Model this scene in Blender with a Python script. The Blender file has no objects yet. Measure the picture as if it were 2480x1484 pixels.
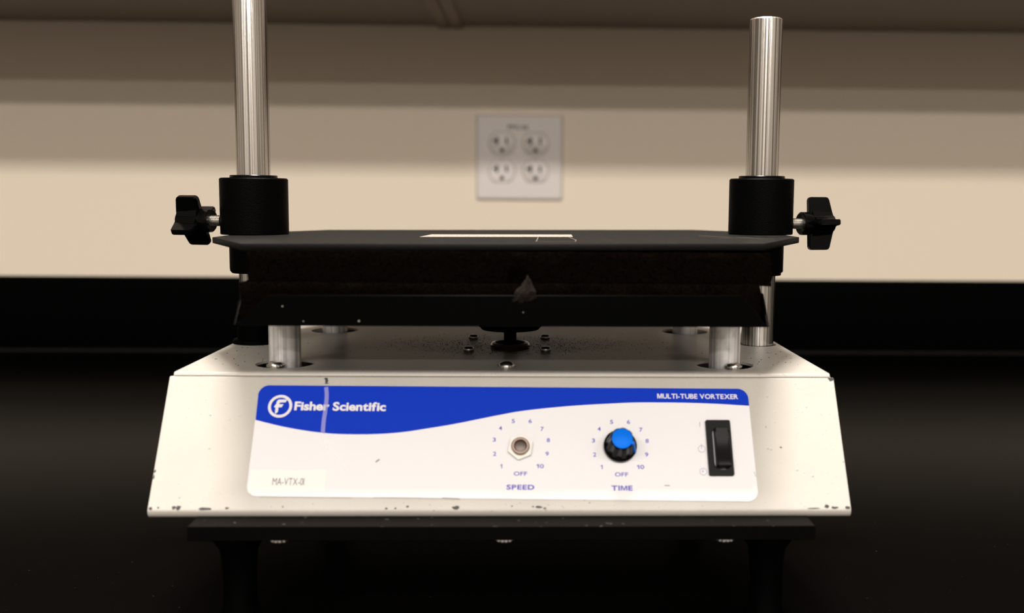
import bpy, bmesh, math, random
from mathutils import Vector, Matrix, noise
random.seed(7)
S = bpy.context.scene
COL = S.collection

# ------------------------------------------------------------------ camera
cam_d = bpy.data.cameras.new('camera')
cam = bpy.data.objects.new('camera', cam_d); COL.objects.link(cam); S.camera = cam
PITCH, YAW, ROLL = 0.10308, 0.02933, 0.00776
cp, sp, cy, sy = math.cos(PITCH), math.sin(PITCH), math.cos(YAW), math.sin(YAW)
fw = Vector((sy*cp, cy*cp, -sp)); rt = Vector((cy, -sy, 0)); up = rt.cross(fw)
rt2 = math.cos(ROLL)*rt + math.sin(ROLL)*up; up2 = -math.sin(ROLL)*rt + math.cos(ROLL)*up
m = Matrix((rt2, up2, -fw)).transposed().to_4x4(); m.translation = Vector((0.01149, -0.4878, 0.08473))
cam.matrix_world = m
cam_d.sensor_fit = 'HORIZONTAL'; cam_d.sensor_width = 36.0
cam_d.lens = 2439.93*36/2480
cam_d.shift_x = -111.63/2480; cam_d.shift_y = -6.33/2480
cam_d.clip_start = 0.01; cam_d.clip_end = 50
cam_d.dof.use_dof = True; cam_d.dof.focus_distance = 0.562; cam_d.dof.aperture_fstop = 6.2

# ------------------------------------------------------------------ world, lamps, exposure
w = bpy.data.worlds.new('world'); S.world = w; w.use_nodes = True
w.node_tree.nodes['Background'].inputs[0].default_value = (1.0, .86, .70, 1)
w.node_tree.nodes['Background'].inputs[1].default_value = 0.02
CEIL = 2.60
def lamp(x, y, power, sx=1.2, sy_=.55):
    l = bpy.data.lights.new('ceiling_lamp', 'AREA'); l.shape = 'RECTANGLE'; l.size = sx; l.size_y = sy_
    l.energy = power; l.color = (1.0, .935, .875)
    o = bpy.data.objects.new('ceiling_lamp', l); COL.objects.link(o); o.location = (x, y, CEIL-.02)
lamp(0, .07, 460, .62, .34)
LROWS = ((-3.56, 225), (-6.95, 300), (-10.35, 300))
for yy, pw in LROWS:
    for xx in (-2.5, -.85, .8, 2.45):
        lamp(xx, yy, pw)
S.view_settings.view_transform = 'Standard'; S.view_settings.look = 'None'
S.view_settings.exposure = -1.25; S.view_settings.gamma = 1.0; S.view_settings.use_curve_mapping = False
S.render.engine = 'CYCLES'
S.cycles.use_denoising = True
S.cycles.max_bounces = 10; S.cycles.diffuse_bounces = 5

# ------------------------------------------------------------------ helpers
def srgb(r, g, b):
    f = lambda c: (c/255)/12.92 if c/255 <= .04045 else ((c/255+.055)/1.055)**2.4
    return (f(r), f(g), f(b), 1)
def mat(name, col, rough=.5, metal=0, spec=.5, coat=0):
    m = bpy.data.materials.new(name); m.use_nodes = True
    p = m.node_tree.nodes['Principled BSDF']
    p.inputs['Base Color'].default_value = col; p.inputs['Roughness'].default_value = rough
    p.inputs['Metallic'].default_value = metal; p.inputs['Specular IOR Level'].default_value = spec
    p.inputs['Coat Weight'].default_value = coat
    return m
def nodes(m): return m.node_tree.nodes, m.node_tree.links, m.node_tree.nodes['Principled BSDF']
def tex(m, scale, stretch=(1, 1, 1), detail=3, rough=.5, loc=(0, 0, 0)):
    N, L, p = nodes(m)
    tc = N.new('ShaderNodeTexCoord'); mp = N.new('ShaderNodeMapping'); n = N.new('ShaderNodeTexNoise')
    mp.inputs['Scale'].default_value = stretch; mp.inputs['Location'].default_value = loc
    n.inputs['Scale'].default_value = scale; n.inputs['Detail'].default_value = detail; n.inputs['Roughness'].default_value = rough
    L.new(tc.outputs['Object'], mp.inputs[0]); L.new(mp.outputs[0], n.inputs['Vector'])
    return n
def ramp(m, src, stops):
    N, L, p = nodes(m); r = N.new('ShaderNodeValToRGB'); L.new(src, r.inputs[0])
    e = r.color_ramp.elements
    e[0].position, e[0].color = stops[0]; e[1].position, e[1].color = stops[1]
    for ps, c in stops[2:]:
        k = e.new(ps); k.color = c
    return r.outputs[0]
def bump(m, src, strength, dist):
    N, L, p = nodes(m); b = N.new('ShaderNodeBump'); b.inputs['Strength'].default_value = strength
    b.inputs['Distance'].default_value = dist; L.new(src, b.inputs['Height']); L.new(b.outputs[0], p.inputs['Normal'])
    return b
def mixc(m, fac, a, b):
    N, L, p = nodes(m); x = N.new('ShaderNodeMix'); x.data_type = 'RGBA'
    for s, k in ((fac, 0), (a, 6), (b, 7)):
        if hasattr(s, 'links'): L.new(s, x.inputs[k])
        else: x.inputs[k].default_value = s
    return x.outputs[2]
def G(v): return (v, v, v, 1)

def link(name, bm, material, parent=None, smooth=40, at=None):
    me = bpy.data.meshes.new(name)
    bmesh.ops.recalc_face_normals(bm, faces=bm.faces[:])
    bm.to_mesh(me); bm.free()
    if material: me.materials.append(material)
    if smooth:
        me.polygons.foreach_set('use_smooth', [True]*len(me.polygons))
        me.set_sharp_from_angle(angle=math.radians(smooth))
    o = bpy.data.objects.new(name, me); COL.objects.link(o)
    if parent:
        o.parent = parent
        o.matrix_parent_inverse = Matrix.Translation(root_of(parent)).inverted()
    if at: o.location = at
    return o
ORG = {}
def root_of(p):
    v = Vector((0, 0, 0))
    while p is not None:
        if p.name in ORG: v = ORG[p.name]
        p = p.parent
    return v
def thing(name, label, cat, loc=(0, 0, 0), group=None):
    o = bpy.data.objects.new(name, None); COL.objects.link(o); o.location = loc; o.empty_display_size = .05
    o['label'] = label; o['category'] = cat
    if group: o['group'] = group
    ORG[o.name] = Vector(loc)
    return o
def child(name, bm, material, parent, smooth=40, label=None, kind=None):
    """mesh given in world coordinates, parented to a thing (an Empty) or to a part"""
    me_parent_is_root = parent.name in ORG
    o = link(name, bm, material, None, smooth)
    o.parent = parent
    if me_parent_is_root: o.matrix_parent_inverse = Matrix.Translation(ORG[parent.name]).inverted()
    else: o.matrix_parent_inverse = Matrix.Identity(4)
    if label: o['label'] = label
    if kind: o['kind'] = kind
    return o

def box(bm, x0, x1, y0, y1, z0, z1, bev=0, seg=2):
    r = bmesh.ops.create_cube(bm, size=1)
    vs = r['verts']
    for v in vs:
        v.co = Vector(((x0+x1)/2+v.co.x*(x1-x0), (y0+y1)/2+v.co.y*(y1-y0), (z0+z1)/2+v.co.z*(z1-z0)))
    if bev:
        es = list({e for v in vs for e in v.link_edges})
        bmesh.ops.bevel(bm, geom=es, offset=bev, segments=seg, profile=.5, affect='EDGES')
def prism(bm, pts, axis, a0, a1, bev=0, seg=2):
    """polygon pts swept along axis 'x','y','z' from a0 to a1"""
    def P(p, a):
        return {'x': (a, p[0], p[1]), 'y': (p[0], a, p[1]), 'z': (p[0], p[1], a)}[axis]
    A = [bm.verts.new(P(p, a0)) for p in pts]; B = [bm.verts.new(P(p, a1)) for p in pts]
    fs = [bm.faces.new(A), bm.faces.new(B[::-1])]
    n = len(pts)
    for i in range(n): fs.append(bm.faces.new((A[i], A[(i+1) % n], B[(i+1) % n], B[i])))
    if bev:
        es = list({e for f in fs for e in f.edges})
        bmesh.ops.bevel(bm, geom=es, offset=bev, segments=seg, profile=.5, affect='EDGES')
    return A+B
def lathe(bm, prof, c=(0, 0, 0), axis=(0, 0, 1), n=48, ref=None):
    """prof: list of (r, h) along axis from c"""
    ax = Vector(axis).normalized(); u = ax.orthogonal().normalized() if ref is None else Vector(ref); v = ax.cross(u)
    c = Vector(c); rings = []
    for r, h in prof:
        if r < 1e-7: rings.append([bm.verts.new(c+ax*h)])
        else: rings.append([bm.verts.new(c+ax*h+(u*math.cos(t)+v*math.sin(t))*r) for t in [2*math.pi*k/n for k in range(n)]])
    for a, b in zip(rings, rings[1:]):
        for k in range(n):
            if len(a) == 1 and len(b) == 1: continue
            if len(a) == 1: bm.faces.new((a[0], b[k], b[(k+1) % n]))
            elif len(b) == 1: bm.faces.new((a[k], a[(k+1) % n], b[0]))
            else: bm.faces.new((a[k], a[(k+1) % n], b[(k+1) % n], b[k]))
def rrect(x0, x1, y0, y1, r, n=6):
    pts = []
    for cx, cy_, a in ((x1-r, y1-r, 0), (x0+r, y1-r, 90), (x0+r, y0+r, 180), (x1-r, y0+r, 270)):
        for k in range(n+1):
            t = math.radians(a+90*k/n); pts.append((cx+r*math.cos(t), cy_+r*math.sin(t)))
    return pts
def circ(cx, cy_, r, n=40): return [(cx+r*math.cos(2*math.pi*k/n), cy_+r*math.sin(2*math.pi*k/n)) for k in range(n)]
def sheet(bm, outer, holes, z0, z1):
    """plate with holes in the xy plane"""
    tmp = bmesh.new(); es = []
    for lp in [outer]+holes:
        vs = [tmp.verts.new((x, y, z1)) for x, y in lp]
        es += [tmp.edges.new((vs[i], vs[(i+1) % len(vs)])) for i in range(len(vs))]
    bmesh.ops.triangle_fill(tmp, edges=es, use_beauty=True, normal=(0, 0, 1))
    tmp.verts.index_update()
    T = [bm.verts.new(v.co) for v in tmp.verts]; Bq = [bm.verts.new((v.co.x, v.co.y, z0)) for v in tmp.verts]
    for f in tmp.faces:
        i = [v.index for v in f.verts]
        bm.faces.new([T[k] for k in i]); bm.faces.new([Bq[k] for k in i[::-1]])
    for e in tmp.edges:
        if len(e.link_faces) == 1:
            a, b = e.verts[0].index, e.verts[1].index
            bm.faces.new((T[a], T[b], Bq[b], Bq[a]))
    tmp.free()

# ------------------------------------------------------------------ materials
M = {}
M['wall'] = mat('beige_paint', srgb(222, 209, 190), .6, spec=.3)
n_ = tex(M['wall'], 260, detail=2); bump(M['wall'], n_.outputs[0], .12, .0006)
M['ceiling'] = mat('ceiling_white', srgb(225, 220, 210), .9)
M['floor'] = mat('floor_vinyl', srgb(84, 80, 76), .5)
M['room'] = mat('grey_room_paint', srgb(120, 114, 106), .7)
M['counter'] = mat('black_epoxy', G(.001), .3, spec=.015)
n_ = tex(M['counter'], 900, detail=2)
bump(M['counter'], n_.outputs[0], .25, .0002)
m_ = M['counter']; N, L, p = nodes(m_)
n2 = tex(m_, 420, detail=1)
c_ = ramp(m_, n2.outputs[0], [(.0, (.0009, .0008, .0007, 1)), (.78, (.0009, .0008, .0007, 1)), (.82, G(.012))]); L.new(c_, p.inputs['Base Color'])
M['cabinet'] = mat('taupe_laminate', srgb(140, 127, 118), .6)
M['rim'] = mat('particle_board_edge', srgb(152, 138, 126), .7)
M['splash'] = mat('black_epoxy_upright', G(.0006), .6, spec=.01)
M['sealant'] = mat('clear_sealant', srgb(18, 18, 18), .3)
M['ivory'] = mat('white_plastic', srgb(208, 201, 196), .4)
M['slot'] = mat('slot_black', G(.004), .8)
M['steel'] = mat('screw_steel', (.62, .60, .56, 1), .28, 1)
M['steel_dark'] = mat('blackened_steel', (.30, .28, .26, 1), .3, 1)
M['print'] = mat('black_print', G(.03), .6)

def dusty_top_shaded_sides(m, side):  # upward faces keep the dust tone; side faces are painted darker, as in shade
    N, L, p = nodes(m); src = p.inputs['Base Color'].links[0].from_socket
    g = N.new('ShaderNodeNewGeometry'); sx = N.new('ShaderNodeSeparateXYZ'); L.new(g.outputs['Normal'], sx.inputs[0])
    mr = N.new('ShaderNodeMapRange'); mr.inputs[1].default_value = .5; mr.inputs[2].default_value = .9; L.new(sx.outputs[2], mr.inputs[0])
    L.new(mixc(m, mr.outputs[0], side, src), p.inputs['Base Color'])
# cream powder coat of the case
def cream(name, dusty):
    m = mat(name, srgb(241, 230, 211), .42, spec=.45)
    N, L, p = nodes(m)
    n = tex(m, 480, detail=2); bump(m, n.outputs[0], .22, .0005)
    big = tex(m, 30, detail=4)
    base = ramp(m, big.outputs[0], [(.3, srgb(155, 151, 143)), (.7, srgb(160, 156, 148))])
    # small specks and knocks in the paint
    sp_ = tex(m, 330, detail=2, loc=(.3, .1, .7)); f = ramp(m, sp_.outputs[0], [(.745, G(0)), (.77, G(.8))])
    base = mixc(m, f, base, srgb(105, 96, 84))
    if dusty:   # black rubber dust round the drive shaft, plus a smooth darkening towards it
        tc = N.new('ShaderNodeTexCoord')
        sub = N.new('ShaderNodeVectorMath'); sub.operation = 'SUBTRACT'; sub.inputs[1].default_value = (0, .1, 0)
        scl = N.new('ShaderNodeVectorMath'); scl.operation = 'MULTIPLY'; scl.inputs[1].default_value = (11.5, 19, 0)
        ln = N.new('ShaderNodeVectorMath'); ln.operation = 'LENGTH'
        L.new(tc.outputs['Object'], sub.inputs[0]); L.new(sub.outputs[0], scl.inputs[0]); L.new(scl.outputs[0], ln.inputs[0])
        inv = N.new('ShaderNodeMath'); inv.operation = 'SUBTRACT'; inv.inputs[0].default_value = 1; inv.use_clamp = True; L.new(ln.outputs['Value'], inv.inputs[1])
        gr = tex(m, 1500, detail=2, rough=.7); cl = tex(m, 90, detail=5, rough=.7)
        ad = N.new('ShaderNodeMath'); ad.operation = 'MULTIPLY_ADD'; L.new(inv.outputs[0], ad.inputs[0]); ad.inputs[1].default_value = .62; L.new(gr.outputs[0], ad.inputs[2])
        ad2 = N.new('ShaderNodeMath'); ad2.operation = 'MULTIPLY_ADD'; L.new(cl.outputs[0], ad2.inputs[0]); ad2.inputs[1].default_value = .35; L.new(ad.outputs[0], ad2.inputs[2])
        f2 = ramp(m, ad2.outputs[0], [(.84, G(0)), (.93, G(1))])
        base = mixc(m, f2, base, G(.012))
        gm = N.new('ShaderNodeMath'); gm.operation = 'MULTIPLY'; L.new(inv.outputs[0], gm.inputs[0]); gm.inputs[1].default_value = 1.0
        base = mixc(m, gm.outputs[0], base, srgb(66, 57, 48))
    L.new(base, p.inputs['Base Color'])
    return m
M['cream'] = cream('cream_powder_coat', False)
M['cream_top'] = cream('cream_powder_coat_dusty', True)
M['inside'] = mat('case_inside', G(.01), .9)
M['chip'] = mat('bare_metal_chip_and_gap', srgb(34, 34, 34), .5, .2)

def streaky(name, col, rough, strength, sc=900, mottled=0, dist=.00035, dk=.6):
    m = mat(name, col, rough, 1)
    N, L, p = nodes(m)
    n = tex(m, sc, (1, 1, .0004), detail=3, rough=.6); bump(m, n.outputs[0], strength, dist)
    n2 = tex(m, sc*.8, (1, 1, .0015), detail=3)
    r = ramp(m, n2.outputs[0], [(.35, G(rough*.7)), (.7, G(rough*1.5))]); L.new(r, p.inputs['Roughness'])
    c = ramp(m, n2.outputs[0], [(.40, (col[0]*dk, col[1]*dk, col[2]*dk, 1)), (.53, col)])
    if mottled:
        n3 = tex(m, 130, (1, 1, .7), detail=4); f = ramp(m, n3.outputs[0], [(.5, G(0)), (.75, G(.45))])
        c = mixc(m, f, c, (.16, .15, .14, 1))
    L.new(c, p.inputs['Base Color'])
    return m
M['rod'] = streaky('polished_rod_steel', (.80, .78, .75, 1), .15, 1.0, 1150, 0, .00024, .36)
M['post'] = streaky('worn_aluminium', (.72, .71, .70, 1), .5, .18, 500, 1)
M['post'].node_tree.nodes['Principled BSDF'].inputs['Metallic'].default_value = .55
M['black_tex'] = mat('black_textured_metal', G(.0010), .45, spec=.02)
n_ = tex(M['black_tex'], 1500, detail=1); bump(M['black_tex'], n_.outputs[0], .5, .0003)
M['plate'] = mat('black_anodised_plate', (.021, .019, .017, 1), .55, spec=.08)
m_ = M['plate']; N, L, p = nodes(m_); n_ = tex(m_, 1100, detail=2); bump(m_, n_.outputs[0], .3, .0002)
n2 = tex(m_, 220, (1, .25, 1), detail=5, rough=.7); c_ = ramp(m_, n2.outputs[0], [(.55, (.007, .0065, .006, 1)), (.8, (.022, .02, .018, 1))]); L.new(c_, p.inputs['Base Color'])
dusty_top_shaded_sides(M['plate'], G(.0028))
M['tray'] = mat('black_painted_steel', G(.0004), .45, spec=.02)
M['base'] = mat('black_base_board', (.012, .0105, .009, 1), .6, spec=.03)
m_ = M['base']; N, L, p = nodes(m_); n2 = tex(m_, 300, detail=1, loc=(.2, .4, 0)); c_ = ramp(m_, n2.outputs[0], [(.0, (.0033, .0029, .0025, 1)), (.72, (.0033, .0029, .0025, 1)), (.77, G(.04))]); L.new(c_, p.inputs['Base Color'])
dusty_top_shaded_sides(M['base'], G(.0008))  # front edge of the board painted darker to stand in for its shade
M['rubber'] = mat('black_rubber', G(.0004), .6, spec=.015)
M['knob'] = mat('black_gloss_plastic', G(.001), .22, spec=.12)
n_ = tex(M['knob'], 500, detail=2); bump(M['knob'], n_.outputs[0], .05, .0003)
M['foam'] = mat('dark_brown_foam', (.020, .0145, .010, 1), .95, spec=.0)
m_ = M['foam']; N, L, p = nodes(m_)
n_ = tex(m_, 900, detail=3, rough=.8); bump(m_, n_.outputs[0], 1.0, .0012)
n2 = tex(m_, 700, detail=3, rough=.8); c_ = ramp(m_, n2.outputs[0], [(.3, (.0008, .0006, .0004, 1)), (.75, (.0042, .0028, .0019, 1))]); L.new(c_, p.inputs['Base Color'])
M['foam_torn'] = mat('torn_foam_inside', (.011, .0078, .006, 1), .95, spec=.1)
m_ = M['foam_torn']; n_ = tex(m_, 900, detail=3, rough=.8); bump(m_, n_.outputs[0], 1.0, .0015)
M['tape'] = mat('masking_tape', srgb(224, 214, 196), .7)
m_ = M['tape']; N, L, p = nodes(m_); n2 = tex(m_, 900, detail=3); c_ = ramp(m_, n2.outputs[0], [(.4, srgb(112, 104, 94)), (.6, srgb(150, 144, 134))]); L.new(c_, p.inputs['Base Color'])
M['label'] = mat('white_label_film', srgb(200, 199, 201), .38, spec=.4)
M['blue'] = mat('blue_print', (.0022, .026, .36, 1), .5, spec=.05)
M['violet'] = mat('violet_blue_print', srgb(60, 54, 158), .45)
M['thin_print'] = mat('pale_violet_print', srgb(120, 100, 156), .45)
M['white_print'] = mat('white_print', srgb(195, 193, 194), .4)
M['sticker'] = mat('white_paper_sticker', srgb(212, 210, 206), .7)
M['grey_print'] = mat('grey_print', srgb(70, 70, 68), .6)
M['blue_cap'] = mat('blue_plastic_cap', (0, .12, .60, 1), .5, spec=.08)
M['nut'] = mat('nickel_nut', (.40, .385, .36, 1), .36, 1)
M['bush'] = mat('bronze_bushing', (.26, .20, .16, 1), .3, 1)
M['shaft'] = mat('shaft_end', (.12, .10, .09, 1), .5, 1)
M['switch'] = mat('switch_black', G(.007), .5, spec=.1)
M['rocker'] = mat('rocker_black', G(.004), .4, spec=.12)
m_ = mat('glue_streak', srgb(168, 166, 222), .45); M['streak'] = m_
m_.node_tree.nodes['Principled BSDF'].inputs['Alpha'].default_value = .28
m_ = mat('grey_smudge', srgb(150, 140, 130), .6); M['smudge'] = m_
m_.node_tree.nodes['Principled BSDF'].inputs['Alpha'].default_value = .35

# ------------------------------------------------------------------ room
YW = .872; ZC = -.1207; ZF = ZC-.91
X0, X1, YB = -3.4, 3.6, -12.0
def struct(name, x0, x1, y0, y1, z0, z1, m):
    bm = bmesh.new(); box(bm, x0, x1, y0, y1, z0, z1); o = link(name, bm, m, None, 0); o['kind'] = 'structure'; return o
struct('wall_back', X0-.1, X1+.1, YW, YW+.1, ZF-.1, CEIL+.1, M['wall'])
struct('wall_left', X0-.1, X0, YB, YW, ZF-.1, CEIL+.1, M['room'])
struct('wall_right', X1, X1+.1, YB, YW, ZF-.1, CEIL+.1, M['room'])
struct('wall_front', X0-.1, X1+.1, YB-.1, YB, ZF-.1, CEIL+.1, M['room'])
struct('floor', X0, X1, YB, YW, ZF-.1, ZF, M['floor'])
struct('ceiling', X0, X1, YB, YW, CEIL, CEIL+.1, M['ceiling'])

# countertop and backsplash
bm = bmesh.new(); box(bm, X0+.02, X1-.02, -.115, YW-.001, ZC-.0254, ZC, .002)
o = link('countertop', bm, M['counter']); o['label'] = 'matte black laboratory countertop under the cream shaker'; o['category'] = 'countertop'
bm = bmesh.new(); box(bm, X0+.02, X1-.02, .856, YW-.0005, ZC+.0002, -.0213, .0015)
o = link('backsplash', bm, M['splash']); o['label'] = 'low black backsplash strip along the foot of the beige wall'; o['category'] = 'backsplash'
bm = bmesh.new(); prism(bm, [(.8555, ZC+.0002), (.8535, ZC+.0002), (.8548, ZC+.0012), (.8558, ZC+.0028)], 'x', X0+.03, X1-.03)
s_ = link('sealant_bead', bm, M['sealant']); s_.parent = o
# base cabinets carrying the counter
t = thing('base_cabinet', 'plain taupe base cabinet below the black countertop', 'cabinet', (0, .3, ZF))
bm = bmesh.new(); box(bm, X0+.03, X1-.03, -.06, YW-.002, ZF+.002, ZC-.0254); child('cabinet_body', bm, M['cabinet'], t)
for k in range(14):
    bm = bmesh.new(); xa = X0+.04+k*.494; box(bm, xa, xa+.488, -.08, -.0605, ZF+.1, ZC-.04, .002); dd = child('door', bm, M['cabinet'], t)
    bm = bmesh.new(); box(bm, xa+.18, xa+.3, -.1, -.0805, ZC-.11, ZC-.1, .003); child('handle', bm, M['steel'], dd)

# wall cabinets whose undersides show at the top; they meet at x = -0.0926
ZS = .3026; YS = .548
def wall_cab(xa, xb, label, tiny=0):
    t = thing('wall_cabinet', label, 'cabinet', ((xa+xb)/2, (YS+YW)/2, ZS), 'wall cabinets above the counter')
    bm = bmesh.new()
    box(bm, xa, xb, YS+.019, YW-.0005, ZS+.008, ZS+.85)
    child('cabinet_body', bm, M['cabinet'], t)
    for s in (0, 1):
        bm = bmesh.new(); e0 = xa if s == 0 else xb-.0155
        box(bm, e0, e0+.0155, YS+.019, YW-.0006, ZS+.0045, ZS+.0079, .0005); child('side_rim', bm, M['rim'], t)
    bm = bmesh.new(); box(bm, xa+.0156, xb-.0156, YS+.019, YS+.035, ZS+.0045, ZS+.0079, .0005); child('front_rim', bm, M['rim'], t)
    mid = (xa+xb)/2
    for q in (xa+.002, mid+.001):
        bm = bmesh.new(); box(bm, q, q+(xb-xa)/2-.004, YS, YS+.0185, ZS+.0, ZS+.85, .0015); dd = child('door', bm, M['cabinet'], t)
        bm = bmesh.new(); hx = q+(xb-xa)/2-.06 if q < mid else q+.05
        box(bm, hx, hx+.01, YS-.028, YS-.0005, ZS+.05, ZS+.17, .003); child('handle', bm, M['steel'], dd)
SEAM = -.0926
wall_cab(SEAM-.915, SEAM-.0008, 'taupe wall cabinet above the outlet, left of the underside seam')
wall_cab(SEAM+.0008, SEAM+.915, 'taupe wall cabinet above the outlet, right of the underside seam')
wall_cab(SEAM-.915*2-.001, SEAM-.917, 'taupe wall cabinet at the far left end of the cabinet row')
wall_cab(SEAM+.917, SEAM+.915*2+.001, 'taupe wall cabinet at the far right end of the cabinet row')

# ------------------------------------------------------------------ electrical outlet
OX, OZ = -.0016, .1400
CUSTOM = {'1': [(.23, -.01), (.37, -.01), (.37, .70), (.26, .70), (.06, .54), (.06, .41), (.23, .51)],
          'M': [(0, -.01), (0, .70), (.20, .70), (.35, .22), (.50, .70), (.70, .70), (.70, -.01), (.56, -.01), (.56, .52), (.41, -.01), (.29, -.01), (.14, .52), (.14, -.01)]}
def glyph(ch, bold, shear):
    if ch in CUSTOM and bold > 0:
        pts = CUSTOM[ch]; return [Vector((x, y, 0)) for x, y in pts], [tuple(range(len(pts)))[::-1]]
    cu = bpy.data.curves.new('t', 'FONT'); cu.body = ch; cu.offset = bold; cu.shear = shear; cu.resolution_u = 4; cu.fill_mode = 'FRONT'
    ob = bpy.data.objects.new('t', cu); COL.objects.link(ob)
    dg = bpy.context.evaluated_depsgraph_get(); dg.update()
    me = bpy.data.meshes.new_from_object(ob.evaluated_get(dg))
    bpy.data.objects.remove(ob); bpy.data.curves.remove(cu)
    vs = [v.co.copy() for v in me.vertices]; fs = [tuple(p.vertices) for p in me.polygons]; bpy.data.meshes.remove(me)
    return vs, fs
GL = {}
def text_mesh(body, w, h, bold=0.0, shear=0, gap=.075, space=1):
    """letters laid out one by one, then fitted to width w and height h"""
    V = []; F = []; x = 0
    for ch in body:
        if ch == ' ': x += .26; continue
        if (ch, bold, shear) not in GL: GL[(ch, bold, shear)] = glyph(ch, bold, shear)
        vs, fs = GL[(ch, bold, shear)]
        x0 = min(v.x for v in vs); n0 = len(V)
        V += [Vector((v.x-x0+x, v.y, 0)) for v in vs]; F += [tuple(i+n0 for i in f) for f in fs]
        x += max(v.x for v in vs)-x0+gap*space
    me = bpy.data.meshes.new('t'); me.from_pydata(V, [], F)
    xs = [v.x for v in V]; ys = [v.y for v in V]
    cx, cy2 = (min(xs)+max(xs))/2, (min(ys)+max(ys))/2; sw = w/(max(xs)-min(xs)); sh = h/(max(ys)-min(ys)) if h else sw
    for v in me.vertices: v.co = Vector(((v.co.x-cx)*sw, (v.co.y-cy2)*sh, 0))
    return me
def place_mesh(name, me, mtx, material, parent):
    me.transform(mtx); me.materials.clear(); me.materials.append(material)
    bm = bmesh.new(); bm.from_mesh(me)
    # a real, very thin layer of ink
    ext = bmesh.ops.extrude_face_region(bm, geom=bm.faces[:])
    nrm = (mtx.to_3x3() @ Vector((0, 0, 1))).normalized()
    for g in ext['geom']:
        if isinstance(g, bmesh.types.BMVert): g.co += nrm*.00004
    bpy.data.meshes.remove(me)
    return child(name, bm, material, parent, 0)
YP = .8655
t = thing('electrical_outlet', 'white four-socket electrical outlet with a square face plate on the beige wall', 'outlet', (OX, YW, OZ))
bm = bmesh.new()
prism(bm, [(OX-.0585, OZ-.0572), (OX+.0585, OZ-.0572), (OX+.0585, OZ+.0572), (OX-.0585, OZ+.0572)], 'y', YP, YW-.0003)
for v in bm.verts:
    if v.co.y < YP+.001: v.co.x = OX+(v.co.x-OX)*.945; v.co.z = OZ+(v.co.z-OZ)*.945
bmesh.ops.bevel(bm, geom=bm.edges[:], offset=.0012, segments=2, affect='EDGES')
child('face_plate', bm, M['ivory'], t)
RX = (-.0249, .0197); RZ = (.1586, .1218)
for rx in RX:
    for rz in RZ:
        def shape(r, flat, n=36):
            out = []
            for k in range(n):
                a = 2*math.pi*k/n; out.append((rx+r*math.cos(a), rz+max(-flat, min(flat, r*math.sin(a)))))
            return out
        bm = bmesh.new(); prism(bm, shape(.0178, .0152), 'y', YP-.0001, YP+.003)
        g = child('socket_gap', bm, M['smudge_solid'] if 'smudge_solid' in M else mat('gap_grey', srgb(150, 140, 130), .6), t)
        g.name = 'socket'
        bm = bmesh.new(); prism(bm, shape(.0168, .0142), 'y', YP-.0016, YP+.002, .0004)
        child('socket_face', bm, M['ivory'], g)
        y0, y1 = YP-.00175, YP-.0012
        bm = bmesh.new(); box(bm, rx-.0082, rx-.0052, y0, y1, rz-.0018, rz+.0082); box(bm, rx-.0118, rx-.0083, y0, y1, rz+.0017, rz+.0047)
        child('slot', bm, M['slot'], g)
        bm = bmesh.new(); box(bm, rx+.0048, rx+.0074, y0, y1, rz-.0010, rz+.0075); child('slot', bm, M['slot'], g)
        bm = bmesh.new(); prism(bm, circ(rx, rz-.0092, .0029, 20), 'y', y0, y1); child('slot', bm, M['slot'], g)
    bm = bmesh.new(); lathe(bm, [(0, .0014), (.0024, .0012), (.0033, 0)], (rx, YP, (RZ[0]+RZ[1])/2), (0, -1, 0), 20); child('screw', bm, M['ivory'], t)
me = text_mesh('PP2-26', .0268, .0062, .02)
place_mesh('lettering', me, Matrix.Translation((-.0038, YP-.00006, .1799)) @ Matrix.Rotation(math.pi/2, 4, 'X'), M['print'], t)

# ------------------------------------------------------------------ the shaker
T = thing('vortex_shaker', 'cream bench shaker with two steel rods, black foam clamp and blue-and-white control panel', 'lab shaker', (0, .09, ZC))
HW = .1622                      # half width of the case
YBK = .215                      # back of the case
EV = Vector((0, -.52127, -.85339)); NV = Vector((0, -.85339, .52127)); A0 = Vector((0, 0, -.0015))
PLEN = .06714
def pp(u, v, h=0):              # millimetres across and down the sloping front panel
    return Vector((u/1000, 0, 0)) + A0 + EV*(v/1000) + NV*(h/1000)
def PM(u, v, h=0, rot=0):       # matrix: local x right, y up the slope, z outwards
    mm = Matrix((Vector((1, 0, 0)), -EV, NV)).transposed().to_4x4()
    return Matrix.Translation(pp(u, v, h)) @ mm @ Matrix.Rotation(rot, 4, 'Z')
def flat(pts, h0, h1, rot=0):   # polygon in panel millimetres -> solid
    bm = bmesh.new()
    A = [bm.verts.new(pp(u, v, h0)) for u, v in pts]; B = [bm.verts.new(pp(u, v, h1)) for u, v in pts]
    bm.faces.new(A); bm.faces.new(B[::-1]); n = len(pts)
    for i in range(n): bm.faces.new((A[i], A[(i+1) % n], B[(i+1) % n], B[i]))
    return bm
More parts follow.
